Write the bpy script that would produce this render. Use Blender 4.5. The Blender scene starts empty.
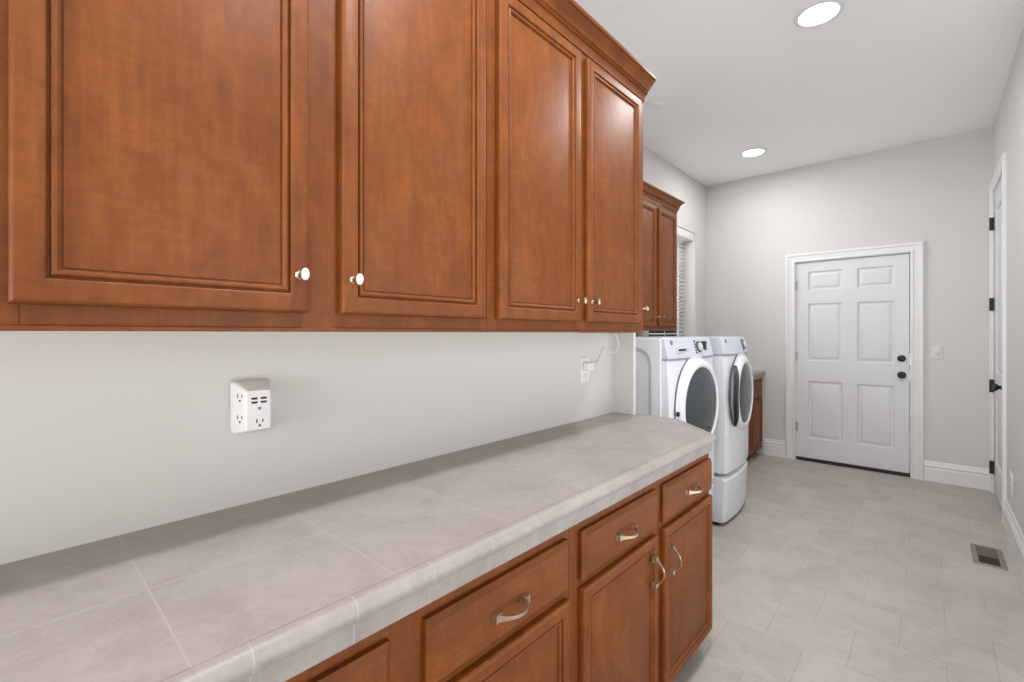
import bpy, bmesh, math, random
from mathutils import Vector, Matrix
random.seed(7)
PI = math.pi
scene = bpy.context.scene
C = scene.collection

# ------------------------------------------------------------------ materials
def nodes(name):
    m = bpy.data.materials.new(name); m.use_nodes = True
    nt = m.node_tree; b = nt.nodes['Principled BSDF']
    return m, nt, b
def N(nt, t, **kw):
    n = nt.nodes.new(t)
    for k, v in kw.items():
        if k in n.inputs: n.inputs[k].default_value = v
        else: setattr(n, k, v)
    return n
def L(nt, a, b): nt.links.new(a, b)
def plain(name, col, rough=.5, metal=0., bump=0., bscale=200., spec=.5, mott=.0, mscale=6.):
    m, nt, b = nodes(name)
    b.inputs['Base Color'].default_value = (*col, 1); b.inputs['Roughness'].default_value = rough
    b.inputs['Metallic'].default_value = metal; b.inputs['Specular IOR Level'].default_value = spec
    tc = N(nt, 'ShaderNodeTexCoord')
    if mott:
        no = N(nt, 'ShaderNodeTexNoise', Scale=mscale, Detail=3.); L(nt, tc.outputs['Object'], no.inputs['Vector'])
        mx = N(nt, 'ShaderNodeMix', data_type='RGBA')
        mx.inputs[6].default_value = (*[c*(1-mott) for c in col], 1); mx.inputs[7].default_value = (*[min(1, c*(1+mott)) for c in col], 1)
        L(nt, no.outputs['Fac'], mx.inputs[0]); L(nt, mx.outputs[2], b.inputs['Base Color'])
    if bump:
        no = N(nt, 'ShaderNodeTexNoise', Scale=bscale, Detail=2.); L(nt, tc.outputs['Object'], no.inputs['Vector'])
        bp = N(nt, 'ShaderNodeBump', Strength=bump, Distance=.002); L(nt, no.outputs['Fac'], bp.inputs['Height'])
        L(nt, bp.outputs['Normal'], b.inputs['Normal'])
    return m
def wood(name, grain):   # grain: axis letter the fibres run along
    m, nt, b = nodes(name)
    tc = N(nt, 'ShaderNodeTexCoord')
    mp = N(nt, 'ShaderNodeMapping'); L(nt, tc.outputs['Object'], mp.inputs['Vector'])
    sc = [70., 70., 70.]; sc['XYZ'.index(grain)] = 6.
    mp.inputs['Scale'].default_value = sc
    fine = N(nt, 'ShaderNodeTexNoise', Scale=1.6, Detail=5., Roughness=.6); L(nt, mp.outputs[0], fine.inputs['Vector'])
    mp2 = N(nt, 'ShaderNodeMapping'); L(nt, tc.outputs['Object'], mp2.inputs['Vector'])
    s2 = [15., 15., 15.]; s2['XYZ'.index(grain)] = 8.
    mp2.inputs['Scale'].default_value = s2
    blot = N(nt, 'ShaderNodeTexNoise', Scale=1.0, Detail=6., Roughness=.62, Distortion=.7); L(nt, mp2.outputs[0], blot.inputs['Vector'])
    # cross-grain maple figure
    mp3 = N(nt, 'ShaderNodeMapping'); L(nt, tc.outputs['Object'], mp3.inputs['Vector'])
    s3 = [22., 22., 22.]; s3['XYZ'.index(grain)] = 90.
    mp3.inputs['Scale'].default_value = s3
    fig = N(nt, 'ShaderNodeTexNoise', Scale=1.0, Detail=4., Roughness=.7, Distortion=.4); L(nt, mp3.outputs[0], fig.inputs['Vector'])
    a1 = N(nt, 'ShaderNodeMath', operation='MULTIPLY_ADD'); a1.inputs[1].default_value = .26; L(nt, fine.outputs['Fac'], a1.inputs[0])
    a2 = N(nt, 'ShaderNodeMath', operation='MULTIPLY_ADD'); a2.inputs[1].default_value = .50; L(nt, blot.outputs['Fac'], a2.inputs[0])
    a3 = N(nt, 'ShaderNodeMath', operation='MULTIPLY'); a3.inputs[1].default_value = .24; L(nt, fig.outputs['Fac'], a3.inputs[0])
    L(nt, a3.outputs[0], a2.inputs[2]); L(nt, a2.outputs[0], a1.inputs[2])
    r = N(nt, 'ShaderNodeValToRGB'); e = r.color_ramp.elements
    e[0].position = .30; e[0].color = (.116, .030, .0045, 1)
    e[1].position = .70; e[1].color = (.266, .080, .0130, 1)
    k = e.new(.5); k.color = (.182, .0505, .0078, 1)
    L(nt, a1.outputs[0], r.inputs['Fac']); L(nt, r.outputs['Color'], b.inputs['Base Color'])
    b.inputs['Roughness'].default_value = .46; b.inputs['Specular IOR Level'].default_value = .30
    bp = N(nt, 'ShaderNodeBump', Strength=.06, Distance=.002); L(nt, a1.outputs[0], bp.inputs['Height']); L(nt, bp.outputs['Normal'], b.inputs['Normal'])
    return m
def stone(nt, base, dark, light, scale):
    g = N(nt, 'ShaderNodeNewGeometry')
    n1 = N(nt, 'ShaderNodeTexNoise', Scale=scale, Detail=6., Roughness=.62, Distortion=.8); L(nt, g.outputs['Position'], n1.inputs['Vector'])
    n2 = N(nt, 'ShaderNodeTexNoise', Scale=scale*6, Detail=4., Roughness=.7, Distortion=1.5); L(nt, g.outputs['Position'], n2.inputs['Vector'])
    ad = N(nt, 'ShaderNodeMath', operation='MULTIPLY_ADD'); ad.inputs[1].default_value = .65; L(nt, n1.outputs['Fac'], ad.inputs[0])
    mu = N(nt, 'ShaderNodeMath', operation='MULTIPLY'); mu.inputs[1].default_value = .35; L(nt, n2.outputs['Fac'], mu.inputs[0]); L(nt, mu.outputs[0], ad.inputs[2])
    r = N(nt, 'ShaderNodeValToRGB'); e = r.color_ramp.elements
    e[0].position = .33; e[0].color = (*dark, 1); e[1].position = .68; e[1].color = (*light, 1)
    k = e.new(.5); k.color = (*base, 1); L(nt, ad.outputs[0], r.inputs['Fac'])
    return g, r.outputs['Color'], ad.outputs[0]
def line_mask(nt, sock, period, origin, half):      # 1 on a grout line
    a = N(nt, 'ShaderNodeMath', operation='SUBTRACT'); L(nt, sock, a.inputs[0]); a.inputs[1].default_value = origin
    b = N(nt, 'ShaderNodeMath', operation='PINGPONG'); L(nt, a.outputs[0], b.inputs[0]); b.inputs[1].default_value = period/2
    c = N(nt, 'ShaderNodeMath', operation='LESS_THAN'); L(nt, b.outputs[0], c.inputs[0]); c.inputs[1].default_value = half
    return c.outputs[0]
def counter_mat(name, py, oy, px=None, ox=0, half=.0016):
    m, nt, b = nodes(name)
    g, col, h = stone(nt, (.345, .311, .290), (.285, .253, .232), (.400, .364, .342), 7.)
    sx = N(nt, 'ShaderNodeSeparateXYZ'); L(nt, g.outputs['Position'], sx.inputs[0])
    k = line_mask(nt, sx.outputs['Y'], py, oy, half)
    if px:
        k2 = line_mask(nt, sx.outputs['X'], px, ox, half)
        mxm = N(nt, 'ShaderNodeMath', operation='MAXIMUM'); L(nt, k, mxm.inputs[0]); L(nt, k2, mxm.inputs[1]); k = mxm.outputs[0]
    mx = N(nt, 'ShaderNodeMix', data_type='RGBA'); L(nt, k, mx.inputs[0]); L(nt, col, mx.inputs[6]); mx.inputs[7].default_value = (.40, .365, .335, 1)
    L(nt, mx.outputs[2], b.inputs['Base Color']); b.inputs['Roughness'].default_value = .42
    iv = N(nt, 'ShaderNodeMath', operation='SUBTRACT'); iv.inputs[0].default_value = 1; L(nt, k, iv.inputs[1])
    bp = N(nt, 'ShaderNodeBump', Strength=.12, Distance=.002); L(nt, iv.outputs[0], bp.inputs['Height']); L(nt, bp.outputs['Normal'], b.inputs['Normal'])
    return m
def floor_mat():
    m, nt, b = nodes('floor_tile')
    g, col, h = stone(nt, (.45, .413, .372), (.39, .352, .31), (.505, .47, .43), 4.5)
    mp = N(nt, 'ShaderNodeMapping'); mp.inputs['Location'].default_value = (.3895 + 20*.293, -2.225 + 30*.295, 0)
    L(nt, g.outputs['Position'], mp.inputs['Vector'])
    br = N(nt, 'ShaderNodeTexBrick', offset=.5, offset_frequency=2, squash=1.)
    br.inputs['Scale'].default_value = 1; br.inputs['Brick Width'].default_value = .293; br.inputs['Row Height'].default_value = .295
    br.inputs['Mortar Size'].default_value = .0022; br.inputs['Mortar Smooth'].default_value = .1
    br.inputs['Color1'].default_value = (.96, .96, .96, 1); br.inputs['Color2'].default_value = (1.04, 1.037, 1.033, 1); br.inputs['Mortar'].default_value = (.84, .83, .82, 1)
    L(nt, mp.outputs[0], br.inputs['Vector'])
    mx = N(nt, 'ShaderNodeMix', data_type='RGBA', blend_type='MULTIPLY'); mx.inputs[0].default_value = 1
    L(nt, col, mx.inputs[6]); L(nt, br.outputs['Color'], mx.inputs[7]); L(nt, mx.outputs[2], b.inputs['Base Color'])
    b.inputs['Roughness'].default_value = .5; b.inputs['Specular IOR Level'].default_value = .35
    iv = N(nt, 'ShaderNodeMath', operation='SUBTRACT'); iv.inputs[0].default_value = 1; L(nt, br.outputs['Fac'], iv.inputs[1])
    bp = N(nt, 'ShaderNodeBump', Strength=.2, Distance=.002); L(nt, iv.outputs[0], bp.inputs['Height']); L(nt, bp.outputs['Normal'], b.inputs['Normal'])
    return m
def emit(name, col, s):
    m, nt, b = nodes(name); b.inputs['Base Color'].default_value = (*col, 1)
    b.inputs['Emission Color'].default_value = (*col, 1); b.inputs['Emission Strength'].default_value = s
    return m
def glassy(name, col, rough=.05, alpha=1., trans=0.):
    m, nt, b = nodes(name); b.inputs['Base Color'].default_value = (*col, 1); b.inputs['Roughness'].default_value = rough
    b.inputs['Transmission Weight'].default_value = trans; b.inputs['Specular IOR Level'].default_value = .25 if not trans else .5
    return m

M = {
 'wall': plain('warm_white_wall_paint', (.655, .645, .618), .75, bump=.12, bscale=120, spec=.25),
 'ceil': plain('ceiling_paint', (.92, .92, .92), .85, bump=.08, bscale=150, spec=.2),
 'trim': plain('white_trim_enamel', (.77, .77, .77), .38),
 'doorw': plain('white_door_enamel', (.70, .70, .71), .42, bump=.03, bscale=60),
 'wv': wood('stained_maple_upright', 'Z'), 'wh': wood('stained_maple_level', 'Y'),
 'toe': plain('toe_kick_brown', (.10, .045, .025), .5, mott=.2),
 'inside': plain('cabinet_underside', (.30, .12, .05), .5, mott=.15),
 'field': counter_mat('counter_tile', .2845, .148, .2845, -.903),
 'nose': counter_mat('counter_edge_tile', .1422, .148 + .06, half=.0012),
 'floor': floor_mat(),
 'nickel': plain('satin_nickel', (.56, .47, .37), .33, 1., mott=.05),
 'ceramic': plain('cream_knob', (.80, .76, .68), .25, mott=.03),
 'black': plain('matte_black_metal', (.012, .012, .013), .42, .3, mott=.2),
 'rubber': plain('black_rubber', (.015, .015, .016), .6, mott=.2),
 'enamel': plain('appliance_enamel', (.74, .755, .785), .22, mott=.01),
 'panel': plain('appliance_console', (.565, .595, .665), .28, mott=.01),
 'grey': plain('appliance_grey_plastic', (.33, .36, .40), .35, mott=.03),
 'lgrey': plain('light_grey_plastic', (.56, .58, .60), .4, mott=.03),
 'dgrey': plain('dark_grey_plastic', (.10, .105, .115), .45, mott=.03),
 'chrome': plain('chrome', (.80, .81, .83), .12, 1., mott=.02),
 'glass': glassy('dark_door_glass', (.058, .066, .070), .07),
 'drum': plain('steel_drum', (.42, .45, .47), .32, .8, mott=.1, mscale=30),
 'plastic': plain('white_plastic', (.80, .80, .79), .35, mott=.01),
 'almond': plain('almond_plastic', (.68, .665, .63), .4, mott=.01),
 'slot': plain('dark_slot', (.02, .02, .022), .6, mott=.1),
 'blue': plain('blue_mark', (.10, .22, .42), .4, mott=.05),
 'vent': plain('bronze_register', (.26, .225, .185), .42, .35, mott=.1),
 'ventp': plain('bronze_damper', (.15, .125, .10), .5, .35, mott=.1),
 'duct': plain('duct_dark', (.025, .015, .010), .8, mott=.2),
 'slat': plain('blind_slat', (.82, .82, .80), .5, mott=.01),
 'lens': emit('lamp_lens', (1, .98, .95), 6.),
 
 'alu': plain('satin_hinge', (.52, .51, .49), .35, .9, mott=.05),
}

def pane_mat():
    m, nt, b = nodes('window_pane'); nt.nodes.remove(b)
    tr = N(nt, 'ShaderNodeBsdfTransparent'); gl = N(nt, 'ShaderNodeBsdfGlossy', Roughness=.01); fr = N(nt, 'ShaderNodeFresnel', IOR=1.45)
    mx = N(nt, 'ShaderNodeMixShader'); L(nt, fr.outputs[0], mx.inputs[0]); L(nt, tr.outputs[0], mx.inputs[1]); L(nt, gl.outputs[0], mx.inputs[2])
    L(nt, mx.outputs[0], nt.nodes['Material Output'].inputs[0]); return m
M['pane'] = pane_mat()
# ------------------------------------------------------------------ mesh builder
class MB:
    def __init__(s): s.bm = bmesh.new()
    def quad(s, *ps): s.bm.faces.new([s.bm.verts.new(p) for p in ps]); return s
    def box(s, x0, x1, y0, y1, z0, z1, bev=0., seg=2):
        t = bmesh.new(); bmesh.ops.create_cube(t, size=1)
        for v in t.verts: v.co = Vector((x0+(v.co.x+.5)*(x1-x0), y0+(v.co.y+.5)*(y1-y0), z0+(v.co.z+.5)*(z1-z0)))
        if bev: bmesh.ops.bevel(t, geom=t.edges[:], offset=bev, segments=seg, affect='EDGES', profile=.5)
        s.add(t); return s
    def add(s, t):
        mp = {v: s.bm.verts.new(v.co) for v in t.verts}
        for f in t.faces:
            try: s.bm.faces.new([mp[v] for v in f.verts])
            except ValueError: pass
        t.free(); return s
    def loft(s, loops, cap0=True, cap1=True, closed=True):
        vs = [[s.bm.verts.new(p) for p in lp] for lp in loops]
        n = len(vs[0])
        for a, b in zip(vs, vs[1:]):
            for i in range(n if closed else n-1):
                j = (i+1) % n
                s.bm.faces.new((a[i], a[j], b[j], b[i]))
        if cap0: s.bm.faces.new(vs[0][::-1])
        if cap1: s.bm.faces.new(vs[-1])
        return s
    def lathe(s, prof, org, axis, n=32):     # prof: (radius, distance along axis)
        ax = Vector(axis).normalized(); u = ax.orthogonal().normalized(); w = ax.cross(u); o = Vector(org)
        loops = [[o + ax*h + (u*math.cos(2*PI*i/n) + w*math.sin(2*PI*i/n))*max(r, 1e-5) for i in range(n)] for r, h in prof]
        return s.loft(loops)
    def tube(s, pts, r, n=10):
        pts = [Vector(p) for p in pts]; loops = []; up = None
        for i, p in enumerate(pts):
            d = (pts[min(i+1, len(pts)-1)] - pts[max(i-1, 0)]).normalized()
            if up is None: up = d.orthogonal().normalized()
            up = (up - d*up.dot(d)).normalized(); w = d.cross(up)
            rr = r[i] if isinstance(r, (list, tuple)) else r
            loops.append([p + (up*math.cos(2*PI*k/n) + w*math.sin(2*PI*k/n))*rr for k in range(n)])
        return s.loft(loops)
    def sweep(s, prof, path, close_ends=True):   # prof (offset to the right of travel, z), path (x,y): mitred moulding
        loops = []
        P = [Vector((x, y)) for x, y in path]
        for i, p in enumerate(P):
            nn = []
            if i > 0: d = (P[i]-P[i-1]).normalized(); nn.append(Vector((d.y, -d.x)))
            if i < len(P)-1: d = (P[i+1]-P[i]).normalized(); nn.append(Vector((d.y, -d.x)))
            n = nn[0] if len(nn) == 1 else (nn[0]+nn[1]).normalized()
            k = 1/max(.2, n.dot(nn[0]))
            loops.append([Vector((p.x+n.x*o*k, p.y+n.y*o*k, z)) for o, z in prof])
        return s.loft(loops, close_ends, close_ends)
    def prism(s, poly, z0, z1):
        return s.loft([[Vector((x, y, z0)) for x, y in poly], [Vector((x, y, z1)) for x, y in poly]])
    def build(s, name, mat, parent=None, ang=35, flat=False):
        bm = s.bm
        bmesh.ops.remove_doubles(bm, verts=bm.verts[:], dist=1e-6)
        bmesh.ops.recalc_face_normals(bm, faces=bm.faces[:])
        org = Vector((0, 0, 0)); q = parent
        while q is not None: org += Vector(q.location); q = q.parent
        for v in bm.verts: v.co -= org
        me = bpy.data.meshes.new(name); bm.to_mesh(me); bm.free()
        me.materials.append(M[mat])
        if not flat:
            for p in me.polygons: p.use_smooth = True
            me.set_sharp_from_angle(angle=math.radians(ang))
        o = bpy.data.objects.new(name, me); C.objects.link(o)
        if parent is not None: o.parent = parent
        return o
def thing(name, label, cat, loc=(0, 0, 0), group=None):
    o = bpy.data.objects.new(name, None); C.objects.link(o); o.location = loc; o.empty_display_size = .05
    o['label'] = label; o['category'] = cat
    if group: o['group'] = group
    return o
def struct(o, label=None):
    o['kind'] = 'structure'
    if label: o['label'] = label
    return o
def sroot(name, loc=(0, 0, 0), label=None):
    o = bpy.data.objects.new(name, None); C.objects.link(o); o.location = loc; struct(o, label); return o
def rings(mb, P, U, V, Nn, w, h, rs, cap=True):      # nested rectangles: (inset, depth)
    P, U, V, Nn = map(Vector, (P, U, V, Nn)); lp = []
    for ins, d in rs:
        lp.append([P+U*a+V*b+Nn*d for a, b in ((ins, ins), (w-ins, ins), (w-ins, h-ins), (ins, h-ins))])
    return mb.loft(lp, True, cap)
def rrect(cx, cy, w, h, r, n=6):
    pts = []
    for sx, sy, a0 in ((1, 1, 0), (-1, 1, 90), (-1, -1, 180), (1, -1, 270)):
        for k in range(n+1):
            a = math.radians(a0+90*k/n); pts.append((cx+sx*(w/2-r)+r*math.cos(a), cy+sy*(h/2-r)+r*math.sin(a)))
    return pts

# ------------------------------------------------------------------ room
H = 3.0416; XL = -1.952; XR = .39; YF = 5.5386; XC = -1.188; YB = -2.2; YP = 2.067
fl = MB().box(XL-.15, XR+.15, YB-.15, YF+.15, -.1, 0)
struct(fl.build('floor', 'floor'))
# ceiling with round cut-outs is kept whole: lamps are surface trims
struct(MB().box(XL-.15, XR+.15, YB-.15, YF+.15, H, H+.1).build('ceiling', 'ceil'))
ZL = 2.36
struct(MB().box(XL, XC, YB, YP, 0, ZL).build('wall_left', 'wall'))
struct(MB().box(XL, -1.076, YP, 2.09, 0, ZL).build('wall_side_return', 'wall'))
# wall behind the laundry machines with a window opening
WY0, WY1, WZ0, WZ1 = 4.05, 5.20, 1.14, 2.44
w = MB()
w.box(XL-.2, XL, YB, WY0, 0, H).box(XL-.2, XL, WY1, YF, 0, H).box(XL-.2, XL, WY0, WY1, 0, WZ0).box(XL-.2, XL, WY0, WY1, WZ1, H)
struct(w.build('wall_laundry', 'wall'))
# far wall with door opening
DX0, DX1, DZ = -1.040, -.128, 2.053
w = MB()
w.box(XL-.15, DX0, YF, YF+.13, 0, H).box(DX1, XR+.15, YF, YF+.13, 0, H).box(DX0, DX1, YF, YF+.13, DZ, H)
struct(w.build('wall_far', 'wall'))
# right wall with door opening
RY0, RY1, RZ = 4.70, 5.50, 2.47
w = MB()
w.box(XR, XR+.13, YB, .1, 0, H).box(XR, XR+.13, 3.3, RY0, 0, H).box(XR, XR+.13, .1, 3.3, 2.25, H).box(XR, XR+.13, .1, 3.3, 0, .25).box(XR, XR+.13, RY1, YF, 0, H).box(XR, XR+.13, RY0, RY1, RZ, H)  # long middle opening is added to let fill light in
struct(w.build('wall_right', 'wall'))
# wall behind the camera with an opening for the added fill window
w = MB()
w.box(XL-.15, -1.10, YB-.13, YB, 0, H).box(.30, XR+.13, YB-.13, YB, 0, H).box(-1.10, .30, YB-.13, YB, 2.5, H).box(-1.10, .30, YB-.13, YB, 0, .25)
struct(w.build('wall_back', 'wall'))

# baseboards (stepped tall profile)
BP = [(0, 0), (.017, 0), (.017, .112), (.013, .118), (.013, .126), (.016, .132), (.016, .140), (.010, .150), (.010, .160), (.006, .170), (.004, .178), (0, .178)]
def baseboard(name, path):
    struct(MB().sweep(BP, path).build(name, 'trim', ang=25))
baseboard('baseboard_far', [(-1.33, YF-.0005), (-1.1285, YF-.0005)][::1])
baseboard('baseboard_far', [(-.0395, YF-.0005), (XR-.001, YF-.0005)])
baseboard('baseboard_right', [(XR-.0005, RY0-.0885), (XR-.0005, 3.3)])

# door casings
def casing(name, edge, pts):   # U-shaped casing swept round an opening; edge maps (u, z, out) to xyz
    prof = [(0, 0), (0, .010), (.004, .013), (.014, .014), (.019, .009), (.026, .009), (.056, .015), (.062, .021), (.080, .021), (.085, .017), (.086, 0)]
    (a, b, z) = pts; lo = []
    for du, dz, u0, zz in ((-1, 0, a, 0.0), (-1, 1, a, z), (1, 1, b, z), (1, 0, b, 0.0)):
        lo.append([edge(u0+du*o, zz+dz*o, t) for o, t in prof])
    return struct(MB().loft(lo).build(name, 'trim', ang=25))
casing('trim_1', lambda u, z, t: Vector((u, YF-.0005-t, z)), (DX0-.002, DX1+.002, DZ+.002))
casing('trim_2', lambda u, z, t: Vector((XR-.0005-t, u, z)), (RY0-.002, 5.452, RZ+.002))

# six-panel door, far wall
def panel_door(root, P, U, Nn, w, h, cols, rows, mat='doorw', th=.040):
    # slab face made of strips round recessed raised panels
    P, U, Nn = Vector(P), Vector(U), Vector(Nn); Z = Vector((0, 0, 1)); mb = MB()
    us = sorted({0, w, *[c for cc in cols for c in cc]}); zs = sorted({0, h, *[r for rr in rows for r in rr]})
    for i in range(len(us)-1):
        for j in range(len(zs)-1):
            pu, pz = us[i], zs[j]; pw, ph = us[i+1]-pu, zs[j+1]-pz
            if (us[i], us[i+1]) in cols and (zs[j], zs[j+1]) in rows:
                rs = [(0, 0), (.004, -.001), (.011, -.013), (.020, -.0145), (.025, -.0145), (.046, -.004), (.050, -.0035)]
                lp = [[P+U*(pu+a)+Z*(pz+b)+Nn*d for a, b in ((q, q), (pw-q, q), (pw-q, ph-q), (q, ph-q))] for q, d in rs]
                mb.loft(lp, False, True)
            else:
                mb.quad(P+U*pu+Z*pz, P+U*(pu+pw)+Z*pz, P+U*(pu+pw)+Z*(pz+ph), P+U*pu+Z*(pz+ph))
    lp = [[P+U*a+Z*b+Nn*d for a, b in ((0, 0), (w, 0), (w, h), (0, h))] for d in (0, -th)]
    mb.loft(lp, False, True)
    return mb.build('door_leaf', mat, root, ang=25)
d1 = sroot('door_1', ((DX0+DX1)/2, YF, 0), 'white six-panel door with black knob and deadbolt in the far wall')
dw = .894; dx = DX0+.006
panel_door(d1, (dx, YF+.012, .034), (1, 0, 0), (0, -1, 0), dw, 2.009, [(.103, .398), (.508, .794)], [(.199, .794), (.994, 1.589), (1.719, 1.919)])
MB().box(DX0, DX0+.0045, YF+.002, YF+.125, 0, DZ).box(DX1-.0045, DX1, YF+.002, YF+.125, 0, DZ).box(DX0, DX1, YF+.002, YF+.125, DZ-.004, DZ).build('jamb', 'trim', d1)
MB().box(DX0+.005, DX1-.005, YF+.003, YF+.11, .0005, .030).build('threshold', 'rubber', d1)
for z in (1.81, 1.075, .345):
    MB().lathe([(.006, 0), (.006, .09)], (DX0+.004, YF+.006, z-.045), (0, 0, 1), 12).box(DX0-.004, DX0+.022, YF+.008, YF+.0115, z-.045, z+.045).build('hinge', 'alu', d1)
MB().lathe([(.031, 0), (.031, .006), (.026, .013), (.020, .016), (.019, .022), (0, .024)], (-.193, YF+.0115, 1.083), (0, -1, 0), 28).build('deadbolt', 'black', d1)
MB().lathe([(.032, 0), (.032, .005), (.014, .010), (.012, .030), (.022, .036), (.029, .046), (.029, .056), (.022, .064), (0, .067)], (-.192, YF+.0115, .930), (0, -1, 0), 28).build('door_knob', 'black', d1)
MB().box(DX1-.0095, DX1-.0045, YF+.0025, YF+.006, 1.03, 1.13).box(DX1-.0095, DX1-.0045, YF+.0025, YF+.006, .88, .98).build('strike_plate', 'alu', d1)
# white door in the right wall
d2 = sroot('door_2', (XR, (RY0+RY1)/2, 0), 'white door with four black hinges in the right wall')
panel_door(d2, (XR+.0015, 5.446, .015), (0, -1, 0), (-1, 0, 0), 5.446-RY0-.006, 2.45, [(.12, .62)], [(.24, .78), (.98, 2.30)])
MB().box(XR+.002, XR+.125, 5.450, RY1-.001, 0, RZ).box(XR+.002, XR+.125, RY0+.0005, RY0+.005, 0, RZ).box(XR+.002, XR+.125, RY0, RY1, RZ-.004, RZ).build('jamb', 'trim', d2)
for z in (2.212, 1.551, .883, .214):
    MB().lathe([(.008, 0), (.008, .105)], (XR-.021, 5.442, z-.052), (0, 0, 1), 12).box(XR-.023, XR-.0005, 5.435, 5.448, z-.052, z+.052).build('hinge', 'black', d2)
MB().lathe([(.033, 0), (.033, .005), (.015, .010), (.013, .024), (.022, .030), (.028, .038), (.026, .048), (.015, .053), (0, .054)], (XR+.001, RY0+.105, .925), (-1, 0, 0), 28).build('door_knob', 'black', d2)

# window behind the blind
wn = sroot('window_1', (XL, (WY0+WY1)/2, WZ0), 'window in the left wall behind a white blind')
MB().box(XL-.195, XL-.165, WY0+.001, WY0+.05, WZ0, WZ1).box(XL-.195, XL-.165, WY1-.05, WY1-.001, WZ0, WZ1).box(XL-.195, XL-.165, WY0+.05, WY1-.05, WZ0, WZ0+.05).box(XL-.195, XL-.165, WY0+.05, WY1-.05, WZ1-.05, WZ1).build('window_frame', 'trim', wn)
MB().box(XL-.182, XL-.178, WY0+.05, WY1-.05, WZ0+.05, WZ1-.05).build('pane', 'pane', wn)
bl = thing('window_blind', 'white slatted blind hanging in the window beside the farther wall cabinet', 'blind', (XL-.03, (WY0+WY1)/2, WZ1))
MB().box(XL-.125, XL-.010, WY0+.01, WY1-.006, WZ1-.085, WZ1-.0005, .003).build('valance', 'slat', bl)
mb = MB(); z = WZ1-.10
while z > WZ0+.03:
    a = math.radians(9); cx = XL-.128; hw = .025
    dxs, dzs = hw*math.cos(a), hw*math.sin(a)
    lo = []
    for y in (WY0+.014, WY1-.012):
        lo.append([Vector((cx-dxs, y, z-dzs)), Vector((cx+dxs, y, z+dzs)), Vector((cx+dxs-.001, y, z+dzs+.003)), Vector((cx-dxs-.001, y, z-dzs+.003))])
    mb.loft(lo); z -= .043
mb.build('slats', 'slat', bl, flat=True)
MB().box(XL-.150, XL-.106, WY0+.014, WY1-.012, WZ0+.004, WZ0+.022, .003).build('bottom_rail', 'slat', bl)
for y in (WY0+.16, (WY0+WY1)/2):
    MB().box(XL-.1035, XL-.1015, y-.004, y+.004, WZ0+.02, WZ1-.08).build('ladder_tape', 'slat', bl)

# the two daylight windows added for fill light, unseen: one opposite the counter, one behind the camera
w2 = sroot('fill_window_2', (XR, 1.7, .25), 'added unseen fill-light window in the right wall opposite the counter')
mb = MB()
for y0, y1 in ((.101, .15), (1.14, 1.18), (2.22, 2.26), (3.25, 3.299)): mb.box(XR+.09, XR+.12, y0, y1, .25, 2.25)
mb.box(XR+.09, XR+.12, .15, 3.25, .251, .30).box(XR+.09, XR+.12, .15, 3.25, 2.20, 2.249).build('window_frame', 'trim', w2)
MB().box(XR+.103, XR+.107, .15, 3.25, .30, 2.20).build('pane', 'pane', w2)
w3 = sroot('fill_window_3', (-.40, YB, .25), 'added unseen fill-light window in the back wall behind the camera')
mb = MB()
for x0, x1 in ((-1.099, -1.05), (-.42, -.38), (.25, .299)): mb.box(x0, x1, YB-.12, YB-.09, .25, 2.5)
mb.box(-1.05, .25, YB-.12, YB-.09, .251, .30).box(-1.05, .25, YB-.12, YB-.09, 2.45, 2.499).build('window_frame', 'trim', w3)
MB().box(-1.05, .25, YB-.107, YB-.103, .30, 2.45).build('pane', 'pane', w3)

# ------------------------------------------------------------------ hardware
def knob(parent, p, n=(1, 0, 0), s=1., cap='ceramic'):
    p, n = Vector(p), Vector(n)
    o = MB().lathe([(.0078, 0), (.0078, .002), (.0050, .005), (.0044, .014), (.0060, .020), (.0060, .0275)], p, n, 20).build('knob', 'nickel', parent)
    w = Vector((0, 0, 1)).cross(n); lo = []
    for h, k in ((.0205, .70), (.0225, .95), (.0245, 1.), (.0285, 1.), (.0305, .90), (.0318, .6), (.0322, .2)):
        lo.append([p+n*h+w*(.0066*k*math.cos(2*PI*i/28))+Vector((0, 0, .0112*k*math.sin(2*PI*i/28))) for i in range(28)])
    MB().loft(lo).build('knob_cap', cap, o)
    return o
def pull(parent, c, d, n=(1, 0, 0), cc=.096):     # arched bow pull with flared square feet
    c, d, n = Vector(c), Vector(d), Vector(n); w = d.cross(n); mb = MB(); loops = []
    K = 22
    for k in range(K+1):
        t = -1+2*k/K
        pos = c + d*(t*cc/2) + n*(.010+.027*math.cos(t*PI/2)**.85 if abs(t) < 1 else .010)
        tang = (d*(cc/2) - n*(.027*PI/2*math.sin(t*PI/2))).normalized()
        nn = w.cross(tang).normalized()
        hw = .0036+.0042*abs(t)**5; ht = .0024+.0012*abs(t)**4
        loops.append([pos+w*hw+nn*ht, pos-w*hw+nn*ht, pos-w*hw-nn*ht, pos+w*hw-nn*ht])
    mb.loft(loops)
    for sg in (-1, 1):
        b = c+d*(sg*cc/2)
        lo = []
        for hgt, ex in ((0, .0095), (.004, .0095), (.010, .0078), (.0135, .0085)):
            lo.append([b+n*hgt+d*a*ex+w*e*ex for a, e in ((-1, -1), (1, -1), (1, 1), (-1, 1))])
        mb.loft(lo)
    return mb.build('handle', 'nickel', parent, ang=40)

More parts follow.
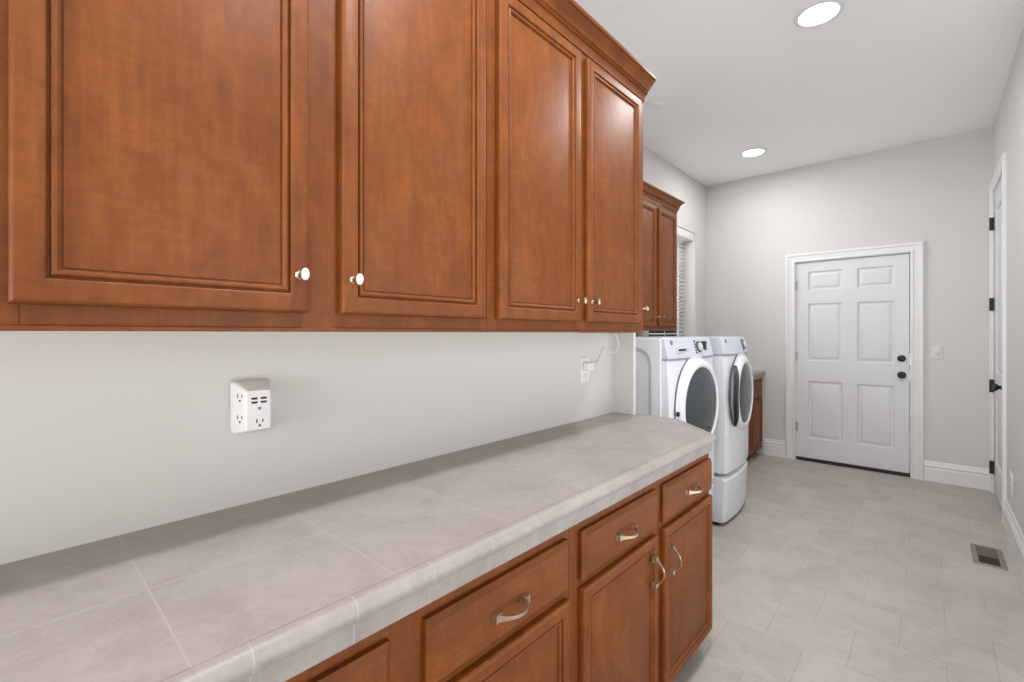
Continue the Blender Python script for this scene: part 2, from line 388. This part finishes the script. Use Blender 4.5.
DOOR = [(0, 0), (0, .0125), (.0012, .0160), (.0042, .0188), (.0075, .020), (.0322, .020), (.0338, .0188), (.0356, .0128), (.0376, .0128), (.0388, .0168), (.0412, .0186), (.0445, .0180), (.0472, .0152), (.0482, .0105), (.0502, .0105), (.0510, .0122), (.054, .0122)]
DRAWER = [(0, 0), (0, .0105), (.003, .0125), (.0125, .0195), (.0165, .0200)]
def cab_door(parent, P, U, Nn, w, h, knobpos=None, handle=None, s=1., cap='ceramic'):
    rs = [(a*s, b) for a, b in DOOR]
    o = rings(MB(), P, U, (0, 0, 1), Nn, w, h, rs, False).build('door', 'wv', parent, ang=20)
    i = .0528*s; P0 = Vector(P)+Vector(U)*i+Vector((0, 0, i))
    rings(MB(), P0+Vector(Nn)*.006, U, (0, 0, 1), Nn, w-2*i, h-2*i, [(0, 0), (0, .0062), (.001, .0065)]).build('door_panel', 'wv', o)
    if knobpos:
        knob(o, Vector(P)+Vector(U)*knobpos[0]+Vector((0, 0, knobpos[1]))+Vector(Nn)*.0198, Nn, cap=cap)
    if handle:
        pull(o, Vector(P)+Vector(U)*handle[0]+Vector((0, 0, handle[1]))+Vector(Nn)*.0198, (0, 0, 1), Nn, .082)
    return o
def cab_drawer(parent, P, U, w, h, Nn=(1, 0, 0), withpull=True):
    o = rings(MB(), P, U, (0, 0, 1), Nn, w, h, DRAWER).build('drawer_front', 'wh', parent, ang=20)
    if withpull: pull(o, Vector(P)+Vector(U)*(w/2)+Vector((0, 0, h/2))+Vector(Nn)*.0198-Vector(U)*.008, U, Nn, .088)
    return o

# ------------------------------------------------------------------ upper cabinets above the counter
FX = -.883; ZB, ZT = 1.3172, 2.283; DZ0, DZ1 = 1.353, 2.261
def upper(label, y0, y1, doors, fx, xb, zb, zt, dz0, dz1, kz, group=None, cap='nickel'):
    t = thing('upper_cabinet', label, 'wall cabinet', (xb, (y0+y1)/2, zb), group)
    MB().box(xb, fx-.019, y0, y1, zb+.012, zt).build('carcass', 'inside', t)
    ff = MB(); ys = [y0]+[v for d in doors for v in d[:2]]+[y1]
    ov = .010
    for k in range(0, len(ys), 2):
        a, b = ys[k], ys[k+1]
        ff.box(fx-.0185, fx, a if k == 0 else a-ov, b if k == len(ys)-2 else b+ov, zb, zt, .0008, 1)
    for k in range(len(doors)):
        a, b = doors[k][0]+ov, doors[k][1]-ov
        ff.box(fx-.0185, fx-.0002, a, b, zb, dz0+ov, .0008, 1).box(fx-.0185, fx-.0002, a, b, dz1-ov, zt)
    ff.box(fx, fx+.004, y0, y1, zb, zb+.008, .0015, 1)
    ff.build('face_frame', 'wv', t)
    for (a, b, side) in doors:
        kp = (b-a-.020, kz-dz0) if side == 'R' else (.0225, kz-dz0)
        cab_door(t, (fx+.0005, a, dz0), (0, 1, 0), (1, 0, 0), b-a, dz1-dz0, kp, cap=cap)
    return t
upper('stained maple wall cabinet nearest the camera, above the multi-socket outlet', -.99, .868, [(-.930, -.525, 'R'), (-.461, -.082, 'L'), (.000, .383, 'R'), (.448, .850, 'L')], FX, XC+.0008, ZB, ZT, DZ0, DZ1, 1.4215, 'maple wall cabinets', 'ceramic')
upper('stained maple wall cabinet over the far end of the tiled counter', .869, 1.760, [(.901, 1.296, 'R'), (1.338, 1.733, 'L')], FX, XC+.0008, ZB, ZT, DZ0, DZ1, 1.4215, 'maple wall cabinets')
# angled end cabinet turning back to the wall
t = thing('corner_cabinet', 'angled end wall cabinet finishing the run above the counter', 'wall cabinet', (XC, 1.9, ZB))
ya = 1.780; e45 = math.sqrt(.5)
xe = FX-(2.060-ya)
MB().prism([(XC+.0008, 1.7605), (FX, 1.7605), (FX, ya), (xe, 2.060), (XC+.0008, 2.060)], ZB+.0, ZT).build('carcass', 'wv', t, flat=True)
dlen = (FX-xe)/e45
cab_door(t, (FX-.060*e45+.0005*e45, ya+.060*e45+.0005*e45, DZ0), (-e45, e45, 0), (e45, e45, 0), dlen-.080, DZ1-DZ0, (.022, 1.4215-DZ0), cap='nickel')

CR = [(.0006, .008), (.0045, .008), (.0055, .013), (.0070, .020), (.0115, .033), (.0120, .036), (.0165, .0365), (.0185, .0395), (.0165, .0425), (.0125, .0430), (.0125, .0465), (.0160, .0470), (.0160, .0500), (.0190, .0515),
      (.0205, .058), (.0245, .067), (.0310, .0755), (.0395, .0820), (.0410, .0850), (.0460, .0860), (.0490, .0890), (.0490, .099), (.0006, .099)]
def crown(label, path, z0):
    t = thing('crown_moulding', label, 'crown moulding', (path[0][0], path[0][1], z0))
    MB().sweep([(o, z0+z) for o, z in CR], path).build('moulding', 'wh', t, ang=22)
crown('stepped wooden crown moulding along the near wall cabinets', [(FX, -.99), (FX, ya), (xe, 2.060)], ZT-.012)
# wall cabinet over the machines
F2 = -1.630
upper('stained maple wall cabinet above the washer and dryer', 3.10, 3.925, [(3.140, 3.480, 'R'), (3.535, 3.875, 'L')], F2, XL+.001, 1.335, 2.365, 1.372, 2.325, 1.445, 'maple wall cabinets')
crown('short wooden crown moulding on the cabinet above the washer', [(F2, 3.10), (F2, 3.925), (XL+.001, 3.925)], 2.365-.006)

# ------------------------------------------------------------------ base cabinets
BX = -.678; BT = .845
def base(label, y0, y1, bays, fx, xb, zt, dr, dz, toe=.10, group=None, pulls=True, small=False):
    t = thing('base_cabinet', label, 'base cabinet', (xb, (y0+y1)/2, 0), group)
    MB().box(xb, fx-.019, y0, y1, toe, zt).build('carcass', 'inside', t)
    MB().box(xb, fx-.060, y0, y1, 0.0005, toe-.0005).build('toe_kick', 'toe', t)
    ff = MB(); ys = [y0]+[v for d in bays for v in d[:2]]+[y1]; ov = .012
    for k in range(0, len(ys), 2):
        ff.box(fx-.0185, fx, ys[k] if k == 0 else ys[k]-ov, ys[k+1] if k == len(ys)-2 else ys[k+1]+ov, toe, zt, .0008, 1)
    for b in bays:
        for z0, z1 in ((toe, dz[0]+ov), (dz[1]-ov, dr[0]+ov), (dr[1]-ov, zt)):
            ff.box(fx-.0185, fx-.0002, b[0]+ov, b[1]-ov, z0, z1)
    ff.build('face_frame', 'wv', t)
    for (a, b, side) in bays:
        cab_drawer(t, (fx+.0005, a, dr[0]), (0, 1, 0), b-a, dr[1]-dr[0], withpull=pulls)
        hp = (b-a-.040, .549-dz[0]) if side == 'R' else (.034, .541-dz[0])
        cab_door(t, (fx+.0005, a, dz[0]), (0, 1, 0), (1, 0, 0), b-a, dz[1]-dz[0], handle=hp if pulls else None, s=.9)
    return t
base('stained maple base cabinet at the near end of the tiled counter', -.045, .958, [(-.010, .430, 'R'), (.504, .940, 'L')], BX, XC+.0008, BT-.001, (.672, .801), (.103, .652), group='maple base cabinets')
base('stained maple base cabinet at the far end of the tiled counter, beside the washer', .959, 1.957, [(1.001, 1.437, 'R'), (1.493, 1.945, 'L')], BX, XC+.0008, BT-.001, (.672, .801), (.103, .652), group='maple base cabinets')
t = thing('corner_base_cabinet', 'angled end base cabinet under the clipped counter corner', 'base cabinet', (XC, 2.0, 0))
MB().prism([(XC+.0008, 1.9575), (BX-.002, 1.9575), (-.785, 2.060), (XC+.0008, 2.060)], .10, BT-.001).build('carcass', 'wv', t, flat=True)
MB().prism([(XC+.0008, 1.9575), (BX-.065, 1.9575), (-.86, 2.060), (XC+.0008, 2.060)], .0005, .0995).build('toe_kick', 'toe', t, flat=True)
# countertop
ct = thing('countertop', 'long beige tiled countertop with rounded edge and clipped far corner', 'countertop', (XC, 1.0, BT))
NX = -.628; CY = 1.892; ex, ey = -.866, 2.112
MB().prism([(XC+.0006, -.9), (NX-.026, -.9), (NX-.026, CY-.011), (ex-.011, ey-.026), (-1.074, ey-.026), (-1.074, 2.0655), (XC+.0006, 2.0655)], BT, .914).build('tile_field', 'field', ct, flat=True)
NP = [(-.0262, .847), (-.012, .847), (-.012, .8795), (-.007, .8805), (-.001, .885), (.0015, .892), (.0015, .900), (-.001, .908), (-.006, .9135), (-.012, .9158), (-.0235, .9150), (-.0262, .9125)]
MB().sweep(NP, [(NX, -.9), (NX, CY), (ex, ey), (-1.074, ey)]).build('edge_trim', 'nose', ct, ang=30)
# far base cabinet
base('short maple base cabinet between the dryer and the far wall', 4.10, 5.535, [(4.15, 4.58, 'R'), (4.63, 5.06, 'L'), (5.11, 5.47, 'L')], -1.352, XL+.001, .838, (.648, .800), (.115, .622), toe=.075, pulls=False)
ct2 = thing('countertop', 'short tiled countertop between the dryer and the far wall', 'countertop', (XL, 4.8, .838))
MB().prism([(XL+.001, 4.10), (-1.345, 4.10), (-1.345, YF-.001), (XL+.001, YF-.001)], .8385, .907).build('tile_field', 'field', ct2, flat=True)
MB().sweep([(o, z-.007) for o, z in NP], [(-1.319, 4.10), (-1.319, YF-.001)]).build('edge_trim', 'nose', ct2, ang=30)

# ------------------------------------------------------------------ washer and dryer
def plan(y0, y1, xf, xb, bulge, r=.03):
    pts = [(xb, y1), (xb, y0)]
    K = 18
    for k in range(K+1):
        t = k/K; u = 2*t-1
        pts.append((xf+bulge*(1-u*u)-.010*max(0, (abs(u)-.93)/.07)**3, y0+(y1-y0)*t))
    return pts
def machine(name, label, cat, y0, kind):
    W = .715 if kind == 'washer' else .680; y1 = y0+W; xb = -1.86; t = thing(name, label, cat, (-1.45, y0+W/2, 0), None)
    xf = -1.051 if kind == 'washer' else -1.034; bf = .62 if kind == 'washer' else .9
    def body(levels, nm, mat, ang=18, ins=0.):
        return MB().loft([[Vector((x, y, z)) for x, y in plan(y0+ins+i, y1-ins-i, f, xb+ins, b*bf)] for z, f, b, i in levels]).build(nm, mat, t, ang=ang)
    # pedestal
    body([(.028, xf-.020, .030, .012), (.033, xf-.016, .033, .008), (.10, xf-.010, .033, .002), (.315, xf-.002, .033, 0), (.330, xf-.014, .030, .001), (.338, xf-.032, .026, .003)], 'pedestal', 'enamel')
    body([(.0005, xf-.05, .02, .03), (.027, xf-.05, .02, .03)], 'kick_base', 'rubber')
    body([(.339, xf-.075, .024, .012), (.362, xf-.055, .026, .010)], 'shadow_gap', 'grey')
    body([(.363, xf-.006, .030, .004), (.370, xf+.001, .034, .008*0), (.598, xf+.004, .036, 0), (.600, xf+.001, .036, .002), (.602, xf+.004, .036, 0), (.95, xf+.001, .036, 0), (1.160, xf-.010, .034, 0)], 'body', 'enamel')
    body([(1.1605, xf-.008, .0345, 0), (1.1735, xf-.006, .0345, 0)], 'console_band', 'grey')
    body([(1.174, xf-.002, .034, 0), (1.268, xf-.024, .032, 0), (1.284, xf-.031, .030, .0005), (1.290, xf-.040, .028, .004)], 'console', 'panel')
    cy = y0+W/2-(.020 if kind == 'washer' else .012)
    def front(y, z):   # front surface x at (y,z)
        u = 2*(y-y0)/W-1; b = .035*bf*(1-u*u)
        return (xf + (-.002-.0234*(z-1.174)/.1 if z > 1.165 else .002) + b)
    cz = .888; fxc = xf+.036*bf
    Nf = Vector((1, 0, .0))
    R = .288 if kind == 'washer' else .276; RB = .297 if kind == 'washer' else .292
    Nd = Vector((math.cos(.05), -math.sin(.05), 0)) if kind == 'washer' else Nf   # washer door stands a little ajar
    MB().lathe([(RB+.003, -.040), (RB+.003, .001), (RB, .003), (RB-.012, .003)], (fxc-.012, cy, cz), Nf, 72).build('door_gasket', 'dgrey', t)
    MB().lathe([(RB-.001, -.030), (RB-.001, .004), (RB-.006, .008), (RB-.026, .009), (RB-.05, .006)], (fxc-.012, cy, cz), Nf, 72).build('door_bezel', 'enamel', t)
    d = MB().lathe([(R-.010, -.02), (R-.008, .004), (R-.016, .022), (R-.034, .034), (R-.052, .036), (R-.062, .030), (R-.064, .018)], (fxc-.008+(.006 if kind == 'washer' else 0), cy, cz), Nd, 64).build('porthole_door', 'enamel' if kind == 'dryer' else 'enamel', t)
    MB().lathe([(R-.061, .010), (R-.061, .0285), (R-.075, .034), (.12, .044), (.06, .047), (0, .048)], (fxc-.008+(.006 if kind == 'washer' else 0), cy, cz), Nd, 64).build('door_glass', 'glass', d)
    if kind == 'washer':
        for a in (4, 28):
            aa = math.radians(180+a); rr = RB-.004
            MB().box(fxc-.004, fxc+.010, cy+rr*math.cos(aa)-.010, cy+rr*math.cos(aa)+.010, cz+rr*math.sin(aa)-.012, cz+rr*math.sin(aa)+.012, .003).build('door_bumper', 'rubber', d)
        # dispenser drawer
        y = y0+.085
        MB().box(front(y, 1.215)-.004, front(y+.1, 1.215)+.003, y, y+.165, 1.198, 1.232, .006).build('dispenser_drawer', 'panel', t)
        MB().box(front(y, 1.215)-.003, front(y+.1, 1.215)+.0045, y+.008, y+.115, 1.213, 1.226, .002).build('dispenser_grip', 'slot', t)
        yk, zk = y0+.405, 1.232
    else:
        # tall black grip on the door's left
        mb = MB(); lo = []
        for k in range(15):
            u = -1+2*k/14; a = math.radians(180+u*41); rr = RB+.008
            c = Vector((fxc+.006+.020*(1-u**4), cy+rr*math.cos(a), cz+rr*math.sin(a)*1.0))
            rad = Vector((0, math.cos(a), math.sin(a)))
            wv = .030*(1-.35*u**4)
            lo.append([c+rad*wv+Vector((-.012, 0, 0)), c+rad*wv*.8+Vector((.008, 0, 0)), c-rad*wv*.8+Vector((.010, 0, 0)), c-rad*wv+Vector((-.012, 0, 0))])
        mb.loft(lo).build('door_grip', 'black', d, ang=40)
        yk, zk = y0+.465, 1.232
    x = front(yk, zk)
    tilt = (1, 0, .2)
    k = MB().lathe([(.036, -.01), (.036, .004), (.034, .008)], (x-.001, yk, zk), tilt, 32).build('dial_ring', 'dgrey', t)
    MB().lathe([(.025, 0), (.024, .010), (.021, .014), (0, .015)], (x+.004, yk, zk+.001), tilt, 32).build('dial', 'lgrey', t)
    ys = yk+.050
    if kind == 'washer':
        MB().box(front(ys+.04, zk)-.006, front(ys+.04, zk)+.0035, ys, ys+.085, zk-.028, zk+.034, .004).build('display', 'slot', t)
    for i in range(5):
        for s_ in (-1,):
            yy = yk-.10+.012*i*0 - .0; zz = zk-.034+.017*i
            MB().lathe([(.0065, -.006), (.0065, .004), (.005, .0055)], (front(yk-.055, zz), yk-.055, zz), tilt, 12).build('button', 'dgrey', t)
    # round badge at the console's left
    yb = y0+.055
    MB().lathe([(.013, -.006), (.013, .003), (.011, .0045)], (front(yb, 1.262)-.001, yb, 1.262), tilt, 24).build('badge', 'dgrey', t)
    MB().lathe([(.0095, 0), (.0095, .0008)], (front(yb, 1.262)+.004, yb, 1.263), tilt, 20).build('badge_face', 'chrome', t)
    # pressed side panel facing the counter
    if kind == 'washer':
        lo = []
        for (x0_, x1_, z0_, z1_, r_, dd) in ((-1.850, xf-.047, .372, 1.286, .010, .0005), (-1.850, xf-.047, .372, 1.286, .010, .0150), (-1.847, xf-.050, .375, 1.283, .008, .0180),
                                           (-1.785, -1.152, .450, 1.236, .10, .0180), (-1.775, -1.162, .460, 1.226, .095, .0130), (-1.762, -1.175, .473, 1.213, .09, .0020)):
            lo.append([Vector((x_, y0-dd, z_)) for x_, z_ in rrect((x0_+x1_)/2, (z0_+z1_)/2, x1_-x0_, z1_-z0_, r_, 8)])
        MB().loft(lo).build('side_panel', 'enamel', t, ang=20)
    if kind == 'dryer': t.rotation_euler = (0, 0, .066)
    return t
machine('washing_machine', 'white front-load washer on pedestal, nearer the tiled counter', 'washer', 2.440, 'washer')
machine('clothes_dryer', 'white front-load dryer on pedestal with black door grip, beyond the washer', 'dryer', 3.215, 'dryer')

# ------------------------------------------------------------------ small wall fittings
def receptacle(par, P, U, V, Nn, s=1.):     # slots and ground hole
    mb = MB(); P, U, V, Nn = map(Vector, (P, U, V, Nn))
    for a, hh in ((-.0063, .0042), (.0063, .0034)):
        lp = [[P+U*(a*s+i*.0012*s)+V*(j*hh*s+.003*s)+Nn*d for i, j in ((-1, -1), (1, -1), (1, 1), (-1, 1))] for d in (-.0005, .0006)]
        mb.loft(lp)
    mb.lathe([(.0026*s, -.0005), (.0026*s, .0006)], P-V*(.0075*s), Nn, 12)
    mb.build('socket', 'slot', par, flat=True)
tp = thing('multi_outlet_adapter', 'white wall multi-socket adapter with four black charging ports', 'outlet adapter', (XC, .385, 1.146))
xw = XC+.0006; yb0, yb1, zb0, zb1 = .344, .4265, 1.084, 1.204; yf0, yf1, zf0, zf1, xfr = .361, .409, 1.096, 1.184, -1.130
def rl(y0, y1, z0, z1, x, r): return [Vector((x, y, z)) for y, z in rrect((y0+y1)/2, (z0+z1)/2, y1-y0, z1-z0, r, 5)]
MB().loft([rl(yb0, yb1, zb0, zb1, xw, .008), rl(yb0, yb1, zb0, zb1, xw+.018, .008), rl(yb0+.002, yb1-.002, zb0+.002, zb1-.002, xw+.027, .008), rl(yf0-.004, yf1+.004, zf0-.003, zf1+.003, xfr-.004, .006), rl(yf0, yf1, zf0, zf1, xfr, .005)]).build('housing', 'plastic', tp, ang=30)
receptacle(tp, (xfr+.0001, .387, 1.112), (0, 1, 0), (0, 0, 1), (1, 0, 0), 1.0)
# side sockets on the slanted near flank
sn = Vector(((yf0-yb0-.006), -(xfr-xw-.025), 0)).normalized(); sn = Vector((.45, -.893, 0)); su = Vector((.893, .45, 0))
pm = Vector(((xw+.027+xfr-.004)/2, (yb0+.002+yf0-.004)/2, 0))
dv = Vector((xfr-.004-xw-.027, yf0-.004-yb0-.002, 0)).normalized(); sn = Vector((dv.y, -dv.x, 0))
for z in (1.170, 1.122): receptacle(tp, pm+Vector((0, 0, z)), dv, (0, 0, 1), sn, 1.0)
for y in (.376, .3955):
    for z in (1.1575, 1.1665): MB().box(xfr-.001, xfr+.0006, y-.0062, y+.0062, z-.0024, z+.0024).build('charging_port', 'slot', tp, flat=True)
MB().lathe([(.0036, -.0005), (.0036, .0008)], (xfr, .3865, 1.1435), (1, 0, 0), 16).build('indicator', 'blue', tp)

ot = thing('wall_outlet', 'white duplex outlet on the wall near the counter end', 'outlet', (XC, 1.79, 1.14))
oy = 1.806
MB().loft([rl(oy-.036, oy+.036, 1.087, 1.203, xw, .004), rl(oy-.036, oy+.036, 1.087, 1.203, xw+.003, .004), rl(oy-.033, oy+.033, 1.090, 1.200, xw+.0055, .004)]).build('cover_plate', 'plastic', ot, ang=30)
receptacle(ot, (xw+.0056, oy, 1.118), (0, 1, 0), (0, 0, 1), (1, 0, 0))
pa = thing('power_adapter', 'small white plug-in adapter with a thin cord running up', 'power adapter', (XC+.03, oy, 1.165))
MB().box(xw+.0062, xw+.040, oy-.024, oy+.020, 1.143, 1.180, .004).build('adapter_body', 'plastic', pa)
cp = [(xw+.028, oy+.019, 1.172), (xw+.022, oy+.05, 1.174), (xw+.010, 1.905, 1.178), (xw+.006, 1.925, 1.190), (xw+.006, 1.950, 1.222), (xw+.006, 1.972, 1.246), (xw+.006, 1.985, 1.247), (xw+.008, 2.005, 1.230), (xw+.012, 2.024, 1.218), (xw+.030, 2.035, 1.220), (xw+.045, 2.038, 1.236), (xw+.05, 2.036, 1.262), (xw+.046, 2.028, 1.288), (xw+.04, 2.015, 1.3155)]
def smooth(pts, it=2):
    pts = [Vector(p) for p in pts]
    for _ in range(it):
        q = [pts[0]]
        for a, b in zip(pts, pts[1:]): q += [a*.75+b*.25, a*.25+b*.75]
        pts = q+[pts[-1]]
    return pts
MB().tube(smooth(cp), .0022, 8).build('cord', 'plastic', pa)

sw = thing('light_switch', 'white rocker light switch right of the far door', 'light switch', (.043, YF, 1.15))
def rf(x0, x1, z0, z1, y, r): return [Vector((x, y, z)) for x, z in rrect((x0+x1)/2, (z0+z1)/2, x1-x0, z1-z0, r, 5)]
yw = YF-.0006
MB().loft([rf(.007, .079, 1.092, 1.206, yw, .004), rf(.007, .079, 1.092, 1.206, yw-.003, .004), rf(.010, .076, 1.095, 1.203, yw-.0058, .004)]).build('cover_plate', 'almond', sw, ang=30)
MB().box(.027, .059, yw-.0095, yw-.005, 1.116, 1.182, .002).build('rocker', 'almond', sw)

ro = thing('wall_outlet', 'low white outlet cover on the right wall above the baseboard', 'outlet', (XR, 4.33, .35))
xr = XR-.0006
MB().box(xr-.007, xr, 4.275, 4.375, .275, .425, .003).build('cover_plate', 'plastic', ro)
for z in (.375, .325): receptacle(ro, (xr-.0071, 4.325, z), (0, -1, 0), (0, 0, 1), (-1, 0, 0))

# floor register
fv = thing('floor_vent', 'bronze metal floor vent with open dark damper by the right wall', 'floor vent', (.253, 3.88, 0))
vx0, vx1, vy0, vy1 = .185, .322, 3.722, 4.052
def rz(x0, x1, y0, y1, z): return [Vector((x0, y0, z)), Vector((x1, y0, z)), Vector((x1, y1, z)), Vector((x0, y1, z))]
i1 = .026
MB().loft([rz(vx0, vx1, vy0, vy1, .0006), rz(vx0+.002, vx1-.002, vy0+.002, vy1-.002, .005), rz(vx0+.010, vx1-.010, vy0+.010, vy1-.010, .007), rz(vx0+i1-.004, vx1-i1+.004, vy0+i1-.004, vy1-i1+.004, .0065), rz(vx0+i1, vx1-i1, vy0+i1, vy1-i1, .0020)], False, False).build('frame', 'vent', fv, ang=25)
ym = vy0+.150
MB().box(vx0+i1-.001, vx1-i1+.001, vy0+i1-.001, ym, .0006, .0014).build('duct_opening', 'duct', fv, flat=True)
MB().box(vx0+i1-.001, vx1-i1+.001, ym, vy1-i1+.001, .0006, .0040).build('damper_plate', 'ventp', fv, flat=True)
mb = MB()
for k in range(7):
    y = ym+.014+k*.027; mb.box(vx0+i1+.004, vx1-i1-.004, y, y+.004, .004, .0050)
mb.build('louvres', 'ventp', fv, flat=True)

# ceiling fittings
def can(x, y, label):
    t = thing('ceiling_light', label, 'ceiling light', (x, y, H), 'recessed ceiling lights')
    MB().lathe([(.116, -.0005), (.116, .004), (.108, .009), (.094, .010), (.090, .006), (.090, .0)], (x, y, H), (0, 0, -1), 48).build('trim_ring', 'trim', t)
    MB().lathe([(.0895, .0008), (.0895, .006), (.075, .0085), (.04, .0105), (0, .011)], (x, y, H), (0, 0, -1), 40).build('lens', 'lens', t)
    return t
def lamp(x, y, e, size=.17, col=(.99, .985, 1.)):
    l = bpy.data.lights.new('downlight', 'AREA'); l.shape = 'DISK'; l.size = size; l.energy = e; l.color = col
    o = bpy.data.objects.new('downlight', l); C.objects.link(o); o.location = (x, y, H-.016)
can(-.444, 2.945, 'round lit ceiling light nearest the camera'); can(-1.246, 4.783, 'round lit ceiling light farther down, near the far wall')
can(-.20, .75, 'round lit ceiling light above the long counter'); can(-.20, -1.1, 'round lit ceiling light behind the camera')
E1 = 13
lamp(-.444, 2.945, E1*.8); lamp(-1.246, 4.783, E1*.45); lamp(-.20, .75, E1*1.1); lamp(-.20, -1.1, E1*.8)
sd = thing('smoke_detector', 'small round white smoke detector on the ceiling above the near cabinets', 'smoke detector', (-1.515, 3.268, H))
MB().lathe([(.066, -.0005), (.066, .008), (.062, .010)], (-1.515, 3.268, H), (0, 0, -1), 40).build('mount', 'plastic', sd)
MB().lathe([(.056, .009), (.060, .014), (.058, .028), (.048, .036), (.02, .039), (0, .039)], (-1.515, 3.268, H), (0, 0, -1), 40).build('cover', 'plastic', sd, ang=30)

# daylight lamps: fill for the two added windows, real window last
def window_lamp(name, loc, rot, sx, sy, e):
    l = bpy.data.lights.new(name, 'AREA'); l.shape = 'RECTANGLE'; l.size = sx; l.size_y = sy; l.energy = e; l.color = (.955, .975, 1.)
    o = bpy.data.objects.new(name, l); C.objects.link(o); o.location = loc; o.rotation_euler = rot
window_lamp('window_area_light', (-.40, YB-.30, 1.2), (PI/2+math.radians(42), 0, 0), 1.36, 2.0, 58)  # added fill from the invented window behind the camera
window_lamp('window_area_light', (XR+.35, 1.7, 1.2), (0, PI/2+math.radians(32), 0), 1.9, 3.1, 23.5)  # added fill on counter wall and cabinets, from the invented right-wall window
window_lamp('window_area_light', (XL-.9, 4.3, 2.0), (math.radians(82), 0, math.radians(-62)), 1.2, 1.2, 26)

# sky outside
wd = bpy.data.worlds.new('sky'); scene.world = wd; wd.use_nodes = True
bg = wd.node_tree.nodes['Background']; bg.inputs[0].default_value = (.92, .96, 1, 1); bg.inputs[1].default_value = .14

# camera
cd = bpy.data.cameras.new('camera'); cam = bpy.data.objects.new('camera', cd); C.objects.link(cam)
cd.sensor_fit = 'HORIZONTAL'; cd.sensor_width = 36; cd.lens = 459.094/1024*36; cd.shift_y = -7.58/1024; cd.clip_start = .02
cam.location = (0, 0, 1.3139); cam.rotation_euler = (PI/2, 0, math.radians(42.3111))
scene.camera = cam
vs = scene.view_settings; vs.view_transform = 'Standard'; vs.look = 'None'; vs.gamma = 1; vs.exposure = .84; vs.use_curve_mapping = False
